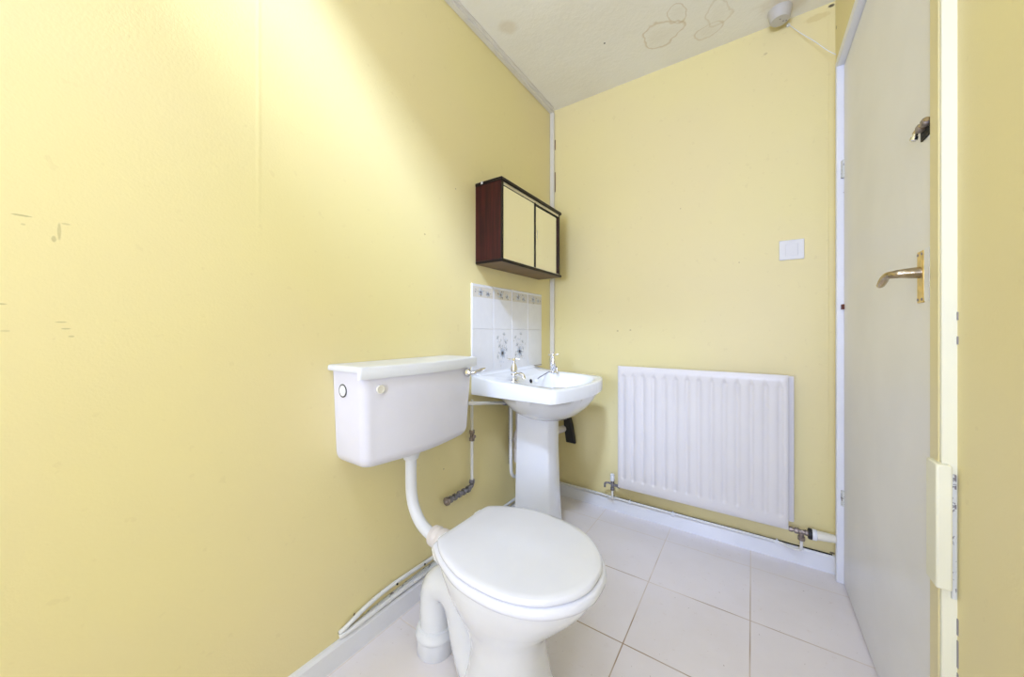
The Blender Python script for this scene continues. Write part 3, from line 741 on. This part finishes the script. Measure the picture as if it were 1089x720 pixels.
bm = bmesh.new(); lathe(bm, [(.009, 0), (.013, .001), (.013, .013), (.009, .014)], (-1.012, 1.178, .336), (0, 0, 1), 6)
pr = [(.007, 0)]
for i in range(5):
    y = 1.158 - i * .027; lathe(bm, [(.008, 0), (.0135, .001), (.0135, .015), (.009, .016), (.0085, .027)], (-1.010, y, .320 - i * .0005), (0, -1, 0), 6)
link('compression_fittings', bm, 'grey_brass', sq, smooth=25)
link('end_cap', LT([(.009, 0), (.0165, .002), (.0165, .012), (.010, .016), (.004, .020)], (-1.010, 1.030, .318), (0, -1, 0), 8), 'brown_brass', sq, smooth=25)
# inlet / hot feed under the basin
bfp = thing('basin_feed_pipes', (-1.0, 1.45, .27), 'white painted feed pipes looping down the wall behind the basin pedestal', 'pipe')
link('pipe', T([(-.985, 1.440, .70), (-.985, 1.440, .62), (-.985, 1.440, .50), (-.985, 1.440, .335), (-.984, 1.450, .288), (-.983, 1.485, .268), (-.983, 1.55, .270)], .0085, 14, 6), 'pipe_clean', bfp)
link('second_pipe', T([(-1.012, 1.470, .70), (-1.012, 1.470, .60), (-1.012, 1.470, .33)], .0075, 12, 1), 'brown_brass', bfp)
ip = thing('cistern_inlet_pipe', (-.95, 1.2, .68), 'short white pipe joining the cistern side to the basin feed', 'pipe')
link('pipe', T([(-.950, 1.03, .715), (-.950, 1.10, .704), (-.952, 1.16, .694), (-.958, 1.20, .688), (-.985, 1.42, .648)], .0075, 12, 5), 'pipe_clean', ip)
link('nut', LT([(.010, 0), (.015, .002), (.015, .022), (.010, .024)], (-.950, 1.045, .713), (0, 1, -.1), 6), 'plastic', ip, smooth=25)
link('isolating_valve', LT([(.009, 0), (.012, .001), (.012, .012), (.009, .013), (.009, .028), (.012, .029), (.012, .040)], (-.981, 1.375, .655), (-.1, 1, -.18), 6), 'grey_brass', ip, smooth=25)
# waste trap
wt = thing('waste_trap', (-.93, 1.52, .30), 'aged white plastic bottle trap behind the basin pedestal', 'waste trap')
bm = bmesh.new(); lathe(bm, [(.012, 0), (.026, .004), (.030, .016), (.030, .060), (.033, .062), (.033, .074), (.030, .076), (.030, .110), (.034, .112), (.034, .126), (.030, .128), (.028, .150), (.018, .165), (.018, .30)], (-.975, 1.500, .335), n=28)
link('body', bm, 'old_plastic', wt)
link('waste_arm', T([(-.975, 1.51, .440), (-.965, 1.60, .438), (-.945, 1.72, .43), (-.935, 1.86, .42), (-.93, 1.959, .415)], .020, 16), 'old_plastic', wt)
bw = bmesh.new(); loft(bw, [[(-.915, 1.915, .34), (-.86, 1.925, .335), (-.86, 1.945, .335), (-.915, 1.945, .34)], [(-.925, 1.912, .42), (-.878, 1.92, .44), (-.878, 1.945, .44), (-.925, 1.945, .42)], [(-.935, 1.915, .50), (-.893, 1.92, .495), (-.893, 1.945, .495), (-.935, 1.945, .50)]])
tag(link('rubber_sleeve', bw, 'black', bevel=.004), 'black rubber sleeve low on the back wall just right of the pedestal', 'rubber sleeve')

# ---------------------------------------------------------------- switch, ceiling pull switch
sw = thing('light_switch', (.142, YB, 1.312), 'white square rocker switch on the back wall near the door', 'switch')
link('plate', B(.099, .185, 1.9535, YB, 1.311, 1.397), 'switch', sw, bevel=.002)
link('rocker', B(.120, .164, 1.9512, 1.954, 1.328, 1.380), 'switch', sw, bevel=.0015)
ps = thing('ceiling_pull_switch', (.098, 1.885, ZC), 'round grey plastic pull switch on the ceiling above the back wall', 'pull switch')
link('housing', LT([(.043, 0), (.043, .008), (.041, .014), (.036, .040), (.032, .045), (.010, .046)], (.098, 1.885, ZC), (0, 0, -1), 32), 'pull', ps)
bm = bmesh.new()
for (dx, dy) in ((0, -.012), (.012, .006), (.022, .010)): lathe(bm, [(.0028, 0), (.0028, .0015), (.001, .002)], (.098 + dx, 1.885 + dy, ZC - .0455), (0, 0, -1), 8)
link('screw', bm, 'ink_dark', ps)
cd = thing('pull_cord', (.13, 1.955, 2.335), 'white cord stretched from a small hook on the back wall to the door frame', 'cord')
link('hook', LT([(.007, 0), (.007, .006), (.004, .010)], (.131, YB, 2.338), (0, -1, 0), 14), 'plastic', cd)
link('cord', T([(.131, 1.950, 2.336), (.17, 1.935, 2.270), (.215, 1.91, 2.195), (.250, 1.895, 2.135), (.276, 1.885, 2.098)], .0014, 8), 'plastic', cd)
